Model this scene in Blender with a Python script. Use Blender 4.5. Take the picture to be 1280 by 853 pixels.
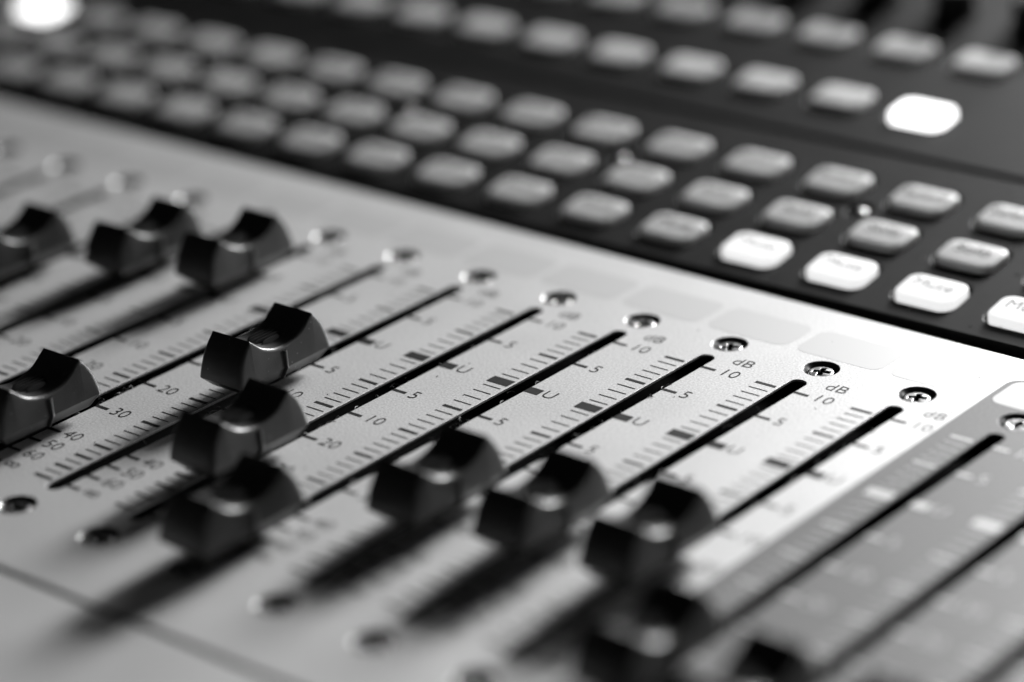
import bpy, bmesh, math, random
from mathutils import Vector, Matrix

S = 0.02            # one layout unit = the channel pitch = 20 mm; everything below is laid out in pitches
random.seed(7)
sc = bpy.context.scene
for o in list(bpy.data.objects):
    bpy.data.objects.remove(o)

# ------------------------------------------------------------------ camera
cam_d = bpy.data.cameras.new('camera')
cam = bpy.data.objects.new('camera', cam_d)
sc.collection.objects.link(cam)
cam.location = Vector((10.9130, -19.0553, 10.3116)) * S
cam.rotation_euler = (1.162549, 0.0491083, 0.6926816)
cam_d.sensor_width = 36.0
cam_d.lens = 36.0 * 3521.06 / 1280.0
cam_d.clip_start = 0.01
cam_d.clip_end = 50.0
cam_d.dof.use_dof = True
cam_d.dof.focus_distance = 24.95 * S
cam_d.dof.aperture_fstop = 4.9
cam_d.dof.aperture_blades = 0
sc.camera = cam

# ------------------------------------------------------------------ world: a dark room
w = bpy.data.worlds.new('World')
sc.world = w
w.use_nodes = True
w.node_tree.nodes['Background'].inputs[0].default_value = (1, 1, 1, 1)
w.node_tree.nodes['Background'].inputs[1].default_value = 0.009


def area(name, loc, target, sx, sy, power, spread=180):
    d = bpy.data.lights.new(name, 'AREA')
    d.shape = 'RECTANGLE'
    d.size = sx * S
    d.size_y = sy * S
    d.energy = power
    d.spread = math.radians(spread)
    d.color = (1, 1, 1)
    o = bpy.data.objects.new(name, d)
    sc.collection.objects.link(o)
    o.location = Vector(loc) * S
    o.rotation_euler = (Vector(target) - Vector(loc)).to_track_quat('-Z', 'Y').to_euler()
    return o


# a broad soft lamp low behind the desk, and a weak one to the side
area('back_softbox', (-7, 42, 17), (4, -3, 0), 11, 10, 3.3, 66)
area('window_light', (-18, 38, 20), (-3, -2, 0), 11, 6, 1.3)
area('side_softbox', (30, 40, 14), (-4, -2, 0), 12, 12, 1.5)

sc.view_settings.view_transform = 'Standard'
sc.view_settings.look = 'None'
sc.view_settings.exposure = 0.0
sc.view_settings.gamma = 1.0
sc.view_settings.use_curve_mapping = False
sc.render.engine = 'CYCLES'
sc.cycles.use_denoising = True
sc.cycles.max_bounces = 6
sc.cycles.sample_clamp_indirect = 4.0


# ------------------------------------------------------------------ materials
def grey(v):
    return (v, v, v, 1)


def mat(name, v, rough=0.5, metal=0.0, bump=None, mottle=None, emit=None, coat=0.0, spec=0.5):
    """bump = (scale per pitch, strength, distance); mottle = (scale per pitch, low, high) multiplies the colour"""
    m = bpy.data.materials.new(name)
    m.use_nodes = True
    nt = m.node_tree
    b = nt.nodes['Principled BSDF']
    b.inputs['Base Color'].default_value = grey(v)
    b.inputs['Roughness'].default_value = rough
    b.inputs['Metallic'].default_value = metal
    b.inputs['Specular IOR Level'].default_value = spec
    b.inputs['Coat Weight'].default_value = coat
    tc = nt.nodes.new('ShaderNodeTexCoord')
    if mottle:
        n = nt.nodes.new('ShaderNodeTexNoise')
        n.inputs['Scale'].default_value = mottle[0] / S
        n.inputs['Detail'].default_value = 4
        nt.links.new(tc.outputs['Object'], n.inputs['Vector'])
        r = nt.nodes.new('ShaderNodeMapRange')
        r.inputs['From Min'].default_value = 0.3
        r.inputs['From Max'].default_value = 0.7
        r.inputs['To Min'].default_value = v * mottle[1]
        r.inputs['To Max'].default_value = v * mottle[2]
        nt.links.new(n.outputs['Fac'], r.inputs['Value'])
        c = nt.nodes.new('ShaderNodeCombineColor')
        for k in range(3):
            nt.links.new(r.outputs[0], c.inputs[k])
        nt.links.new(c.outputs[0], b.inputs['Base Color'])
    if bump:
        n = nt.nodes.new('ShaderNodeTexNoise')
        n.inputs['Scale'].default_value = bump[0] / S
        n.inputs['Detail'].default_value = 2
        nt.links.new(tc.outputs['Object'], n.inputs['Vector'])
        bp = nt.nodes.new('ShaderNodeBump')
        bp.inputs['Strength'].default_value = bump[1]
        bp.inputs['Distance'].default_value = bump[2] * S
        nt.links.new(n.outputs['Fac'], bp.inputs['Height'])
        nt.links.new(bp.outputs[0], b.inputs['Normal'])
    if emit:
        b.inputs['Emission Color'].default_value = (1, 1, 1, 1)
        b.inputs['Emission Strength'].default_value = emit
    return m


M = {}
M['cap'] = mat('cap_plastic', 0.024, 0.40, spec=0.8, bump=(60, 0.10, 0.01), mottle=(9, 0.85, 1.2))
def add_dust(m, scale, size, v):
    nt = m.node_tree
    b = nt.nodes['Principled BSDF']
    src = b.inputs['Base Color'].links[0].from_socket
    tc = nt.nodes.new('ShaderNodeTexCoord')
    info = nt.nodes.new('ShaderNodeObjectInfo')
    off = nt.nodes.new('ShaderNodeVectorMath')
    off.operation = 'ADD'
    nt.links.new(tc.outputs['Object'], off.inputs[0])
    nt.links.new(info.outputs['Location'], off.inputs[1])
    vo = nt.nodes.new('ShaderNodeTexVoronoi')
    vo.inputs['Scale'].default_value = scale / S
    nt.links.new(off.outputs[0], vo.inputs['Vector'])
    lt = nt.nodes.new('ShaderNodeMath')
    lt.operation = 'LESS_THAN'
    lt.inputs[1].default_value = size
    nt.links.new(vo.outputs['Distance'], lt.inputs[0])
    mx = nt.nodes.new('ShaderNodeMix')
    mx.data_type = 'RGBA'
    nt.links.new(lt.outputs[0], mx.inputs['Factor'])
    nt.links.new(src, mx.inputs['A'])
    mx.inputs['B'].default_value = grey(v)
    nt.links.new(mx.outputs['Result'], b.inputs['Base Color'])


add_dust(M['cap'], 11, 0.085, 0.16)
M['stem'] = mat('stem_steel', 0.05, 0.4, metal=0.6)
M['ink'] = mat('ink_print', 0.018, 0.55, spec=0.12, mottle=(22, 0.8, 1.5))
M['white_ink'] = mat('pale_print', 0.62, 0.45)
M['label_ink'] = mat('label_print', 0.52, 0.52, metal=0.30, spec=0.22)
M['steel'] = mat('screw_steel', 0.4, 0.34, metal=1.0, mottle=(20, 0.8, 1.15))
M['sink'] = mat('countersink_metal', 0.13, 0.34, metal=1.0)
M['black_hole'] = mat('recess_black', 0.004, 0.7)
M['well'] = mat('fader_well_black', 0.002, 0.8, spec=0.03)
M['black'] = mat('panel_black', 0.014, 0.55, spec=0.08, bump=(130, 0.12, 0.006), mottle=(2.2, 0.8, 1.35))
M['black2'] = mat('upper_panel_black', 0.014, 0.5, spec=0.09, bump=(130, 0.12, 0.006), mottle=(1.2, 0.8, 1.3))
M['button'] = mat('button_plastic', 0.62, 0.42, mottle=(3, 0.94, 1.06))
M['lit'] = mat('button_lit', 0.35, 0.5, emit=0.84, spec=0.2)
M['lit_bright'] = mat('button_lit_bright', 0.35, 0.5, emit=3.0, spec=0.2)
M['legend'] = mat('legend_print', 0.03, 0.5, spec=0.1)
M['legend_lit'] = mat('legend_lit_print', 0.12, 0.6, emit=0.05)
M['knob'] = mat('knob_rubber', 0.012, 0.7, spec=0.25)
M['lint'] = mat('lint_fibre', 0.35, 0.8)


def panel_material():
    """silver paint; the group section (right of channel one) is printed mid grey with a rounded corner"""
    m = bpy.data.materials.new('panel_silver')
    m.use_nodes = True
    nt = m.node_tree
    N, L = nt.nodes, nt.links
    b = N['Principled BSDF']
    b.inputs['Roughness'].default_value = 0.50
    b.inputs['Metallic'].default_value = 0.4
    b.inputs['Specular IOR Level'].default_value = 0.25
    tc = N.new('ShaderNodeTexCoord')
    sep = N.new('ShaderNodeSeparateXYZ')
    L.new(tc.outputs['Object'], sep.inputs[0])

    def math_(op, a, c=None):
        n = N.new('ShaderNodeMath')
        n.operation = op
        for k, v in enumerate((a, c)):
            if v is None:
                continue
            if isinstance(v, (int, float)):
                n.inputs[k].default_value = v
            else:
                L.new(v, n.inputs[k])
        return n.outputs[0]
    R = 0.16
    dx = math_('MAXIMUM', math_('SUBTRACT', (-0.485 + R) * S, sep.outputs[0]), 0.0)
    dy = math_('MAXIMUM', math_('SUBTRACT', sep.outputs[1], (0.80 - R) * S), 0.0)
    dd = math_('SQRT', math_('ADD', math_('MULTIPLY', dx, dx), math_('MULTIPLY', dy, dy)))
    zone = math_('LESS_THAN', dd, R * S)
    n1 = N.new('ShaderNodeTexNoise')           # flake sparkle
    n1.inputs['Scale'].default_value = 52 / S
    n1.inputs['Detail'].default_value = 2
    L.new(tc.outputs['Object'], n1.inputs['Vector'])
    n2 = N.new('ShaderNodeTexNoise')           # slow wear
    n2.inputs['Scale'].default_value = 0.9 / S
    n2.inputs['Detail'].default_value = 5
    L.new(tc.outputs['Object'], n2.inputs['Vector'])
    f = math_('ADD', math_('MULTIPLY', n1.outputs['Fac'], 1.0), math_('MULTIPLY', n2.outputs['Fac'], 0.12))
    f = math_('ADD', f, 0.45)
    silver = math_('MULTIPLY', f, 0.60)
    dark = math_('MULTIPLY', f, 0.185)
    v = math_('ADD', math_('MULTIPLY', zone, dark), math_('MULTIPLY', math_('SUBTRACT', 1.0, zone), silver))
    c = N.new('ShaderNodeCombineColor')
    for k in range(3):
        L.new(v, c.inputs[k])
    L.new(c.outputs[0], b.inputs['Base Color'])
    L.new(math_('SUBTRACT', 0.32, math_('MULTIPLY', zone, 0.24)), b.inputs['Metallic'])
    L.new(math_('SUBTRACT', 0.25, math_('MULTIPLY', zone, 0.15)), b.inputs['Specular IOR Level'])
    L.new(math_('ADD', 0.44, math_('MULTIPLY', n2.outputs['Fac'], 0.12)), b.inputs['Roughness'])
    bp = N.new('ShaderNodeBump')
    bp.inputs['Strength'].default_value = 0.22
    bp.inputs['Distance'].default_value = 0.005 * S
    L.new(n1.outputs['Fac'], bp.inputs['Height'])
    L.new(bp.outputs[0], b.inputs['Normal'])
    return m


M['silver'] = panel_material()


# ------------------------------------------------------------------ helpers
def tag(o, label=None, cat=None, group=None, kind=None):
    for k, v in (('label', label), ('category', cat), ('group', group), ('kind', kind)):
        if v:
            o[k] = v
    return o


def me_from(verts, faces, name, smooth=None):
    me = bpy.data.meshes.new(name)
    me.from_pydata([tuple(c * S for c in v) for v in verts], [], faces)
    me.update()
    bm = bmesh.new()
    bm.from_mesh(me)
    bmesh.ops.recalc_face_normals(bm, faces=bm.faces)
    bm.to_mesh(me)
    bm.free()
    if smooth is not None:
        set_smooth(me, smooth)
    return me


def set_smooth(me, angle):
    me.polygons.foreach_set('use_smooth', [True] * len(me.polygons))
    try:
        me.set_sharp_from_angle(angle=math.radians(angle))
    except Exception:
        pass


def link(name, me, m=None, parent=None, loc=(0, 0, 0), rot=(0, 0, 0)):
    o = bpy.data.objects.new(name, me)
    sc.collection.objects.link(o)
    if m is not None and me is not None and len(me.materials) == 0:
        me.materials.append(m)
    o.parent = parent
    o.location = Vector(loc) * S
    o.rotation_euler = rot
    return o


def shape2d(loops, extrude, bevel, res=3, name='shape'):
    """flat plate with holes: loops of 2D points -> mesh, top face at z = 0 (layout units)"""
    cu = bpy.data.curves.new(name, 'CURVE')
    cu.dimensions = '2D'
    cu.fill_mode = 'BOTH'
    cu.extrude = (extrude / 2 - bevel) * S
    cu.bevel_depth = bevel * S
    cu.offset = -bevel * S
    cu.bevel_resolution = res
    for lp in loops:
        sp = cu.splines.new('POLY')
        sp.points.add(len(lp) - 1)
        for p, (x, y) in zip(sp.points, lp):
            p.co = (x * S, y * S, 0, 1)
        sp.use_cyclic_u = True
    tmp = bpy.data.objects.new('tmp', cu)
    sc.collection.objects.link(tmp)
    dg = bpy.context.evaluated_depsgraph_get()
    me = bpy.data.meshes.new_from_object(tmp.evaluated_get(dg))
    bpy.data.objects.remove(tmp)
    me.transform(Matrix.Translation((0, 0, -extrude / 2 * S)))
    me.name = name
    set_smooth(me, 35)
    return me


def join(*mes, name='joined'):
    bm = bmesh.new()
    for m_ in mes:
        bm.from_mesh(m_)
    me = bpy.data.meshes.new(name)
    bm.to_mesh(me)
    bm.free()
    return me


def rrect(cx, cy, wx, wy, r, n=6):
    out = []
    for k, (sx, sy) in enumerate(((1, 1), (-1, 1), (-1, -1), (1, -1))):
        for j in range(n + 1):
            a = math.pi / 2 * (k + j / n)
            out.append((cx + sx * (wx / 2 - r) + r * math.cos(a), cy + sy * (wy / 2 - r) + r * math.sin(a)))
    return out


def circle(cx, cy, r, n=40):
    return [(cx + r * math.cos(2 * math.pi * k / n), cy + r * math.sin(2 * math.pi * k / n)) for k in range(n)]


def lathe(profile, n=40, name='lathe', smooth=40):
    v, f = [], []
    for (r, z) in profile:
        for k in range(n):
            a = 2 * math.pi * k / n
            v.append((r * math.cos(a), r * math.sin(a), z))
    for j in range(len(profile) - 1):
        for k in range(n):
            k2 = (k + 1) % n
            f.append((j * n + k, j * n + k2, (j + 1) * n + k2, (j + 1) * n + k))
    f.append(tuple(range((len(profile) - 1) * n, len(profile) * n)))
    return me_from(v, f, name, smooth)


def box(x0, x1, y0, y1, z0, z1):
    v = [(x, y, z) for z in (z0, z1) for y in (y0, y1) for x in (x0, x1)]
    f = [(0, 2, 3, 1), (4, 5, 7, 6), (0, 1, 5, 4), (2, 6, 7, 3), (0, 4, 6, 2), (1, 3, 7, 5)]
    return v, f


_text = {}


def text_mesh(s, size, shear=0.0, bold=-.010):
    key = (s, size, shear, bold)
    if key not in _text:
        cu = bpy.data.curves.new('text', 'FONT')
        cu.body = s
        cu.size = size * S
        cu.shear = shear
        cu.offset = bold * size * S
        cu.align_x = 'CENTER'
        cu.align_y = 'CENTER'
        cu.resolution_u = 4
        t = bpy.data.objects.new('tmp', cu)
        sc.collection.objects.link(t)
        dg = bpy.context.evaluated_depsgraph_get()
        _text[key] = bpy.data.meshes.new_from_object(t.evaluated_get(dg))
        bpy.data.objects.remove(t)
    return _text[key]


# ------------------------------------------------------------------ the console
console = bpy.data.objects.new('mixing_console', None)
sc.collection.objects.link(console)
tag(console, 'audio mixing console with silver fader panel, black fader caps and rows of push buttons', 'mixing console')

CH = list(range(-3, 15))                 # channel i stands at x = -i
SLOT_TOP, SLOT_BOT, SLOT_W = -0.265, -5.56, 0.165
X0, X1 = -16.5, 5.5
FRONT, BACK = -6.705, 1.18

# fader panel: one plate with a slot and two screw dimples for every channel
loops = [[(X0, FRONT), (X1, FRONT), (X1, BACK), (X0, BACK)]]
for i in CH:
    loops.append(rrect(-i, (SLOT_TOP + SLOT_BOT) / 2, SLOT_W, SLOT_TOP - SLOT_BOT, SLOT_W / 2 - 0.001, 8))
    loops.append(circle(-i, 0.03, 0.168))
    loops.append(circle(-i, -5.91, 0.168))
plate = shape2d(loops, 0.024, 0.004, name='fader_panel')
dish = lathe([(0.1685, -0.006), (0.166, -0.008)], 40, 'dish')
bm = bmesh.new()
bm.from_mesh(dish)
bmesh.ops.delete(bm, geom=[q for q in bm.faces if len(q.verts) > 4], context='FACES_ONLY')
bm.to_mesh(dish)
bm.free()
pit_me = lathe([(0.1675, -0.004), (0.160, -0.010), (0.128, -0.052), (0.125, -0.13), (0.05, -0.131)], 36, 'countersink', 50)
bm = bmesh.new()
bm.from_mesh(plate)
for i in CH:
    for y in (0.03, -5.91):
        d = dish.copy()
        d.transform(Matrix.Translation((-i * S, y * S, 0)))
        bm.from_mesh(d)
        bpy.data.meshes.remove(d)
bm.to_mesh(plate)
bm.free()
set_smooth(plate, 35)
panel = link('fader_panel', plate, M['silver'], console)
tag(panel, 'silver fader panel with printed decibel scales')

# the front rest, a second silver plate past a fine seam
rest = shape2d([[(X0, -10.5), (X1, -10.5), (X1, FRONT - 0.07), (X0, FRONT - 0.07)]], 0.3, 0.014, name='front_rest')
link('front_rest', rest, M['silver'], console, loc=(0, 0, -0.001))

# dark tray under the slots and the seam
v, f = box(X0 + .05, X1 - .05, -10.4, 1.9, -0.9, -0.62)
link('chassis_tray', me_from(v, f, 'chassis_tray'), M['well'], console)

# screws with a cross recess
def screw_mesh(r=0.118):
    """pan head with a real cross-shaped recess, top at z = 0"""
    a, l = r * 0.19, r * 0.68
    cross = [(a, a), (a, l), (-a, l), (-a, a), (-l, a), (-l, -a), (-a, -a), (-a, -l), (a, -l), (a, -a), (l, -a), (l, a)]
    head = shape2d([circle(0, 0, r, 36), cross], 0.06, 0.010, 2, 'head')
    for vv in head.vertices:                                   # slight dome
        d = math.hypot(vv.co.x, vv.co.y) / (r * S)
        if vv.co.z > -0.02 * S:
            vv.co.z -= 0.006 * S * d * d
    v_, f_ = box(-l * 1.05, l * 1.05, -l * 1.05, l * 1.05, -0.058, -0.045)
    flo = me_from(v_, f_, 'floor')
    me = join(head, flo, name='screw')
    me.materials.append(M['steel'])
    me.materials.append(M['black_hole'])
    n = len(head.polygons)
    for k, p in enumerate(me.polygons):
        c = p.center / S
        inside = max(abs(c.x), abs(c.y)) < l * 1.02 and p.normal.z < 0.6 and math.hypot(c.x, c.y) < r * .8
        p.material_index = 1 if (k >= n or inside) else 0
    set_smooth(me, 35)
    return me


screw_me = screw_mesh(.116)
for i in CH:
    for y in (0.03, -5.91):
        if y < -1 and i > 7:
            continue
        link('countersink', pit_me, M['sink'], panel, (-i, y, 0))
        link('screw', screw_me, None, panel, (-i, y, -0.024), (0, 0, random.uniform(0.0, 1.5) if i not in (1, 2, 3) else {1: .35, 2: .30, 3: .55}[i]))

# printed scales
MARKS = [('10', -.517), ('5', -1.10), ('U', -1.764), ('5', -2.433), ('10', -3.017), ('20', -3.589), ('30', -4.173),
         ('40', -4.738), ('50', -4.966), ('60', -5.194), ('\u221e', -5.422)]


def rect(bm, x0, x1, y0, y1, z=0.0):
    vs = [bm.verts.new((x * S, y * S, z * S)) for x, y in ((x0, y0), (x1, y0), (x1, y1), (x0, y1))]
    bm.faces.new(vs)


def scale_mesh():
    bm = bmesh.new()
    for k, (s, y) in enumerate(MARKS):
        if s == 'U':
            rect(bm, -.345, -.105, y - .062, y + .062)
            rect(bm, .085, .235, y - .055, y + .055)
        else:
            rect(bm, -.325, -.112, y - .019, y + .019)
            rect(bm, .085, .235, y - .019, y + .019)
        if k + 1 < len(MARKS):
            n = 5 if k < 7 else 2
            y2 = MARKS[k + 1][1]
            for j in range(1, n):
                yy = y + (y2 - y) * j / n
                rect(bm, -.318, -.118, yy - .0065, yy + .0065)
        t = text_mesh('8' if s == '\u221e' else s, .205)
        d = t.copy()
        if s == '\u221e':
            d.transform(Matrix.Rotation(math.pi / 2, 4, 'Z') @ Matrix.Diagonal((1, 1.15, 1, 1)))
        ox = .300 + (.03 if len(s) == 1 and s != '\u221e' else .085)
        d.transform(Matrix.Translation((ox * S, (y + .005) * S, 0)))
        bm.from_mesh(d)
        bpy.data.meshes.remove(d)
    d = text_mesh('dB', .205).copy()
    d.transform(Matrix.Translation((.36 * S, -.255 * S, 0)))
    bm.from_mesh(d)
    me = bpy.data.meshes.new('fader_scale')
    bm.to_mesh(me)
    bm.free()
    return me


sm_dark = scale_mesh()
sm_dark.materials.clear()
sm_dark.materials.append(M['ink'])
sm_pale = sm_dark.copy()
sm_pale.materials.clear()
sm_pale.materials.append(M['white_ink'])
label_me = me_from(*(lambda lp: ([(x, y, 0) for x, y in lp], [tuple(range(len(lp)))]))(rrect(0, 0, .91, .52, .12)), 'write_on_label')
label_pale = label_me.copy()
label_me.materials.append(M['label_ink'])
label_pale.materials.append(mat('pale_label_print', 0.55, 0.5))
for i in CH:
    tag(link('fader_scale', sm_dark if i > 0 else sm_pale, None, panel, (-i, 0, 0.0022)), kind='stuff')
    link('write_on_label', label_me if i > 0 else label_pale, None, panel, (-i - .005 if i else .025, .51, 0.0012))


# ------------------------------------------------------------------ fader caps
def cap_mesh():
    # half profile of the end: (distance from centre along the slot, height); rows from the bottom edge to the horn
    end = [(.470, .090, .205), (.480, .095, .212), (.578, .186, .258), (.588, .197, .265), (.586, .25, .262), (.573, .315, .257), (.549, .385, .252),
           (.512, .455, .247), (.462, .522, .242), (.405, .575, .238), (.392, .583, .236)]
    arc = []
    n = 22
    for k in range(1, n):
        y = .380 - .760 * k / n
        Rr = .50
        z = .395 + Rr - math.sqrt(Rr * Rr - y * y) + 0.012
        arc.append((y, z, .238 + (.583 - z) * .055))
    prof = [(-a, z, h) for a, z, h in end] + [(-y, z, h) for y, z, h in arc] + [(a, z, h) for a, z, h in reversed(end)]
    v, f = [], []
    # cross strips: side wall, rounded shoulder, top
    m = len(prof)
    ROUND = [(-1, 0), (-1, 22), (-1, 45), (-1, 68), (-1, 90), (1, 90), (1, 68), (1, 45), (1, 22), (1, 0)]
    # normals in profile plane to inset the corners a little (rounded long edges)
    for j, (y, z, h) in enumerate(prof):
        y0, z0, _ = prof[max(j - 1, 0)]
        y1, z1, _ = prof[min(j + 1, m - 1)]
        ty, tz = y1 - y0, z1 - z0
        L = math.hypot(ty, tz) or 1
        ny, nz = -tz / L, ty / L                      # outward
        k = min(j, m - 1 - j)
        e = {0: .014, 1: .018, 2: .03, 3: .04, 4: .052, 5: .056, 6: .054, 7: .048, 8: .040, 9: .026, 10: .018, 11: .02, 12: .024, 13: .029}.get(k, .034)
        for sx, t in ROUND:
            t = math.radians(t)
            v.append((sx * (h - e * (1 - math.cos(t))), y - ny * e * (1 - math.sin(t)), z - nz * e * (1 - math.sin(t))))
    q = 10
    for j in range(m - 1):
        for k in range(q - 1):
            f.append((j * q + k, j * q + k + 1, (j + 1) * q + k + 1, (j + 1) * q + k))
    # side walls: strips between matching heights, plus bottom
    def side(col, flip):
        idx = [j * q + col for j in range(m)]
        lo, hi = 0, m - 1
        pts = idx
        # split in the lower chamfer band and the upper wall so that the crease stays
        f.append((pts[0], pts[2], pts[m - 3], pts[m - 1]))
        f.append((pts[0], pts[1], pts[2]))
        f.append((pts[m - 3], pts[m - 2], pts[m - 1]))
        up = pts[3:m - 3]
        hx = abs(v[up[0]][0])
        sx = 1 if v[up[0]][0] > 0 else -1
        base = [up[0]]
        for k in up[1:-1]:
            base.append(len(v))
            v.append((sx * hx, v[k][1], v[up[0]][2]))
        base.append(up[-1])
        for k in range(len(up) - 1):
            quad = []
            for c_ in (base[k], base[k + 1], up[k + 1], up[k]):
                if c_ not in quad:
                    quad.append(c_)
            f.append(tuple(quad))
        f.append(tuple([pts[2]] + base + [pts[m - 3]]))
    side(0, False)
    side(q - 1, True)
    f.append(tuple([k for k in range(q)] + [(m - 1) * q + k for k in reversed(range(q))]))
    me = me_from(v, f, 'fader_cap', 33)
    return me


cap_me = cap_mesh()
bm = bmesh.new()
bm.from_mesh(cap_me)
bmesh.ops.triangulate(bm, faces=[ff for ff in bm.faces if len(ff.verts) > 4], ngon_method='EAR_CLIP')
bm.to_mesh(cap_me)
bm.free()
set_smooth(cap_me, 33)


def rib_mesh():
    """index rib on the flank, follows the wall and its lower chamfer"""
    pts = [(.255, .365), (.265, .197), (.208, .092)]
    v, f = [], []
    for x, z in pts:
        for dx, dy in ((-.012, -.022), (.026, -.016), (.027, -.006), (-.008, .038)):
            v.append((x + dx, dy, z))
    for j in range(2):
        for k in range(4):
            k2 = (k + 1) % 4
            f.append((j * 4 + k, j * 4 + k2, (j + 1) * 4 + k2, (j + 1) * 4 + k))
    f += [(0, 1, 2, 3), (8, 9, 10, 11)]
    return me_from(v, f, 'index_rib')


def ridge_mesh(half):
    """thin raised line lying in the thumb hollow, along the slot"""
    v, f = [], []
    n = 12
    for k in range(n + 1):
        y = -half + 2 * half * k / n
        z = .395 + .5 - math.sqrt(.25 - y * y) + .012
        t = math.sqrt(max(0.0, 1 - (y / half) ** 2))
        hw, hh = .003 + .008 * t, .002 + .046 * t
        for dx, dz in ((-hw, -.006), (-hw * .35, hh), (hw * .35, hh), (hw, -.006)):
            v.append((dx, y, z + dz))
    for j in range(n):
        for k in range(4):
            k2 = (k + 1) % 4
            f.append((j * 4 + k, j * 4 + k2, (j + 1) * 4 + k2, (j + 1) * 4 + k))
    f += [(0, 1, 2, 3), tuple(range(n * 4, n * 4 + 4))]
    return me_from(v, f, 'grip_ridge', 30)


rib_me = rib_mesh()
ridges = [(-.088, ridge_mesh(.12)), (-.044, ridge_mesh(.165)), (0, ridge_mesh(.18)), (.044, ridge_mesh(.165)), (.088, ridge_mesh(.12))]
v, f = box(-.03, .03, -.16, .16, -.5, .12)
stem_me = me_from(v, f, 'cap_stem')
CAPS = {10: -2.40, 9: -1.58, 8: -1.31, 7: -4.83, 6: -2.93, 5: -4.27, 4: -5.36, 3: -4.02, 2: -3.89, 1: -3.82, 0: -5.16, -1: -5.38, -2: -5.42}
CAP_LABEL = {
    10: 'black fader cap cut by the edge of the picture, beside a pair of high-set caps',
    9: 'black fader cap, the farther-off one of the pair set highest on the scales',
    8: 'black fader cap set highest of all, near the panel edge',
    7: 'black fader cap at the 40 mark, cut by the edge of the picture',
    6: 'sharp black fader cap in focus beside the printed 5',
    5: 'black fader cap in the middle of the diagonal of three, over the printed 20',
    4: 'blurred black fader cap at the bottom of its slot, below two others',
    3: 'first of the three black fader caps standing level in a row',
    2: 'middle of the three black fader caps standing level in a row',
    1: 'last of the three black fader caps in a row, next to the grey section',
    0: 'blurred black fader cap at the bottom of the first slot on the grey section',
    -1: 'blurred black fader cap low on the second slot of the grey section',
    -2: 'black fader cap barely seen, low on the third slot of the grey section',
}
for i, y in CAPS.items():
    c = link('fader_cap', cap_me, M['cap'], console, (-i, y, 0))
    tag(c, CAP_LABEL[i])
    for s in (0, 1):
        link('index_rib', rib_me, M['cap'], c, (0, 0, 0), (0, 0, math.pi * s))
    for x, me in ridges:
        link('grip_ridge', me, M['cap'], c, (x, 0, 0))
    link('cap_stem', stem_me, M['stem'], c)

# lint caught along the slots
def fibre(p, l, a, lift, r=0.0035):
    v, f = [], []
    n = 5
    bend = random.uniform(-.8, .8)
    for k in range(n + 1):
        t = k / n
        x = p[0] + l * t * math.cos(a + bend * t)
        y = p[1] + l * t * math.sin(a + bend * t)
        z = p[2] + lift * math.sin(math.pi * t)
        for dx, dz in ((-r, 0), (0, r * 1.4), (r, 0)):
            v.append((x + dx, y + dx * .5, z + dz))
    for j in range(n):
        for k in range(3):
            k2 = (k + 1) % 3
            f.append((j * 3 + k, j * 3 + k2, (j + 1) * 3 + k2, (j + 1) * 3 + k))
    return v, f


va, fa = [], []
for i in range(1, 8):
    for _ in range(26):
        y = random.uniform(-4.6, -0.6)
        v, f = fibre((-i + random.uniform(.02, .07), y, random.uniform(-.05, .004)), random.uniform(.03, .09), random.uniform(0, 6.3), random.uniform(.005, .03))
        o = len(va)
        va += v
        fa += [tuple(k + o for k in q_) for q_ in f]
tag(link('slot_lint', me_from(va, fa, 'slot_lint'), M['lint'], panel), kind='stuff')

va, fa = [], []
for _ in range(70):
    x, y, r = random.uniform(-9, 1), random.uniform(-6.4, 1.1), random.uniform(.004, .011)
    n = 5
    o = len(va)
    va += [(x + r * random.uniform(.6, 1.2) * math.cos(6.283 * k / n), y + r * random.uniform(.6, 1.2) * math.sin(6.283 * k / n), .0005) for k in range(n)] + [(x, y, .003 + r * .7)]
    fa += [(o + k, o + (k + 1) % n, o + n) for k in range(n)]
tag(link('dust_specks', me_from(va, fa, 'dust_specks'), M['ink'], panel), kind='stuff')

# ------------------------------------------------------------------ the tilted black button section
TILT = math.atan(0.166)
BH = 0.055                                  # button height above the plate
P0 = Vector((0, 1.84 + BH * math.sin(TILT), 0.14 - BH * math.cos(TILT)))     # foot of the mute row on the plate
ct, st = math.cos(TILT), math.sin(TILT)


def tilt(x, v, wz=0.0):
    return (x, P0.y + v * ct - wz * st, P0.z + v * st + wz * ct)


ROW = {'mute': 0.02, 'solo': 0.735, 'select': 1.485, 'assign': 3.09, 'upper': 4.34, 'knob': 5.42}
BW, BD = 0.63, 0.455
BX0, BX1 = -21.5, 3.5
BCH = list(range(0, 21))
BCH_UP = list(range(4, 18))
loops = [[(BX0, -0.485), (BX1, -0.485), (BX1, 2.20), (BX0, 2.20)]]
for i in BCH:
    for r in ('mute', 'solo', 'select'):
        loops.append(rrect(-i, ROW[r], BW + .055, BD + .055, .145, 5))
SCR = [(-3.5, 1.10), (-6.5, 1.10), (-9.5, 1.10), (-12.5, 1.10), (-15.5, 1.10)]
for x, y in SCR:
    loops.append(circle(x, y, .13, 28))
bp_me = shape2d(loops, 0.07, 0.022, name='button_panel')
bpanel = link('button_panel', bp_me, M['black'], console, tilt(0, 0), (TILT, 0, 0))
tag(bpanel, 'black button panel tilted behind the silver panel')
v, f = box(BX0 + .05, BX1 - .05, -0.40, 2.6, -0.30, -0.045)
link('pocket_floor', me_from(v, f, 'pocket_floor'), M['black_hole'], bpanel)

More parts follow.
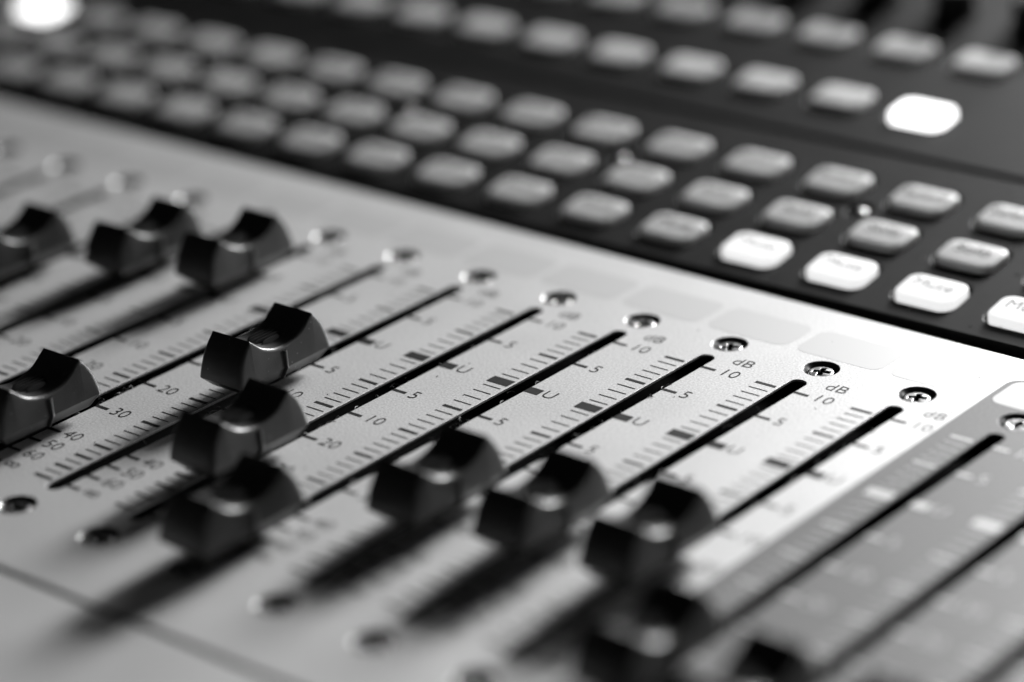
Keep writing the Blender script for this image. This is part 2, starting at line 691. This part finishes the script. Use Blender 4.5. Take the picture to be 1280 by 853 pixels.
loops = [[(BX0, 2.29), (BX1, 2.29), (BX1, 9.5), (BX0, 9.5)]]
for i in BCH_UP:
    for r in ('assign', 'upper'):
        loops.append(rrect(-i, ROW[r], BW + .055, BD + .055, .14, 5))
up_me = shape2d(loops, 0.07, 0.022, name='upper_panel')
upanel = link('upper_panel', up_me, M['black2'], console, tilt(0, 0), (TILT, 0, 0))
tag(upanel, 'dark panel with single button row and knobs above the fine groove')
v, f = box(BX0 + .05, BX1 - .05, 2.7, 9.4, -0.30, -0.06)
link('pocket_floor', me_from(v, f, 'pocket_floor2'), M['black_hole'], upanel)


def button_mesh():
    rings = [(-.05, 0.0), (.032, 0.0), (.042, .004), (.049, .012), (.0530, .026), (.0555, .06), (.0565, .12)]
    v, f = [], []
    n = None
    for z, ins in rings:
        r = max(.125 - ins * .55, .03)
        lp = rrect(0, 0, BW - 2 * ins, BD - 2 * ins, r, 6)
        n = len(lp)
        v += [(x, y, z) for x, y in lp]
    for j in range(len(rings) - 1):
        for k in range(n):
            k2 = (k + 1) % n
            f.append((j * n + k, j * n + k2, (j + 1) * n + k2, (j + 1) * n + k))
    f.append(tuple(range((len(rings) - 1) * n, len(rings) * n)))
    f.append(tuple(reversed(range(n))))
    v = [(x, y, z - (.020 * ((y - .04) / .19) ** 2 if z > .03 and y > .04 else 0)) for x, y, z in v]
    return me_from(v, f, 'push_button', 40)


btn = button_mesh()
btn.materials.append(M['button'])
btn_lit = btn.copy()
btn_lit.materials.clear()
btn_lit.materials.append(M['lit'])


btn_bright = btn.copy()
btn_bright.materials.clear()
btn_bright.materials.append(M['lit_bright'])


def legend(s, lit):
    me = text_mesh(s, .215, bold=0.0).copy()
    me.materials.clear()
    me.materials.append(M['legend_lit' if lit else 'legend'])
    return me


LEG = {(s, l): legend(s, l) for s in ('Mute', 'Solo', 'Select') for l in (False, True)}
LIT = {('mute', 1), ('mute', 2), ('mute', 3), ('mute', 4), ('select', 16), ('assign', 4)}
LIT_LABEL = {('mute', 1): 'glowing mute button cut by the edge of the picture', ('mute', 2): 'glowing mute button with the sharpest whole legend',
             ('mute', 3): 'glowing mute button between two other glowing ones', ('mute', 4): 'glowing mute button at the far end of the lit run',
             ('select', 16): 'glowing select button far away in the blur', ('assign', 4): 'glowing button in the single row behind the groove'}
for r in ('mute', 'solo', 'select', 'assign', 'upper'):
    plain = r in ('assign', 'upper')
    for i in (BCH_UP if plain else BCH):
        lit = (r, i) in LIT
        b = link('push_button' if plain else f'{r}_button', (btn_lit if r == 'mute' else btn_bright) if lit else btn, None, console, tilt(-i, ROW[r]), (TILT, 0, 0))
        if lit:
            tag(b, LIT_LABEL[(r, i)])
        if not plain and i < 12:
            link('legend', LEG[(r.capitalize(), lit)], None, b, (0, .045, .0580))

va, fa = [], []
for _ in range(60):
    v, f = fibre((random.uniform(-6, 0.5), random.uniform(-.45, 2.1), 0.001), random.uniform(.02, .08), random.uniform(0, 6.3), random.uniform(0, .01), .0025)
    o = len(va)
    va += v
    fa += [tuple(k + o for k in q_) for q_ in f]
tag(link('dust_fibres', me_from(va, fa, 'dust_fibres'), M['lint'], bpanel), kind='stuff')
small = lathe([(.085, -.05), (.085, 0), (.08, .018), (.06, .036), (.035, .045), (.012, .048)], 24, 'screw', 50)
small.materials.append(mat('bright_steel', 0.35, 0.3, metal=1.0))
for x, y in SCR:
    link('screw', small, None, bpanel, (x, y, -0.045), (0, 0, .6))

# knobs with a flared skirt
knob_me = lathe([(.255, 0), (.26, .02), (.255, .05), (.245, .07), (.24, .20), (.235, .26), (.22, .29), (.18, .305), (.03, .31)], 32, 'rotary_knob', 50)
v, f = box(-.015, .015, .0, .2, .307, .317)
point_me = me_from(v, f, 'pointer_line')
for i in range(4, 18):
    k = link('rotary_knob', knob_me, M['knob'], console, tilt(-i, ROW['knob']), (TILT, 0, 0))
    link('pointer_line', point_me, M['white_ink'], k, (0, 0, 0), (0, 0, 0.4 * ((i * 7) % 5 - 2)))
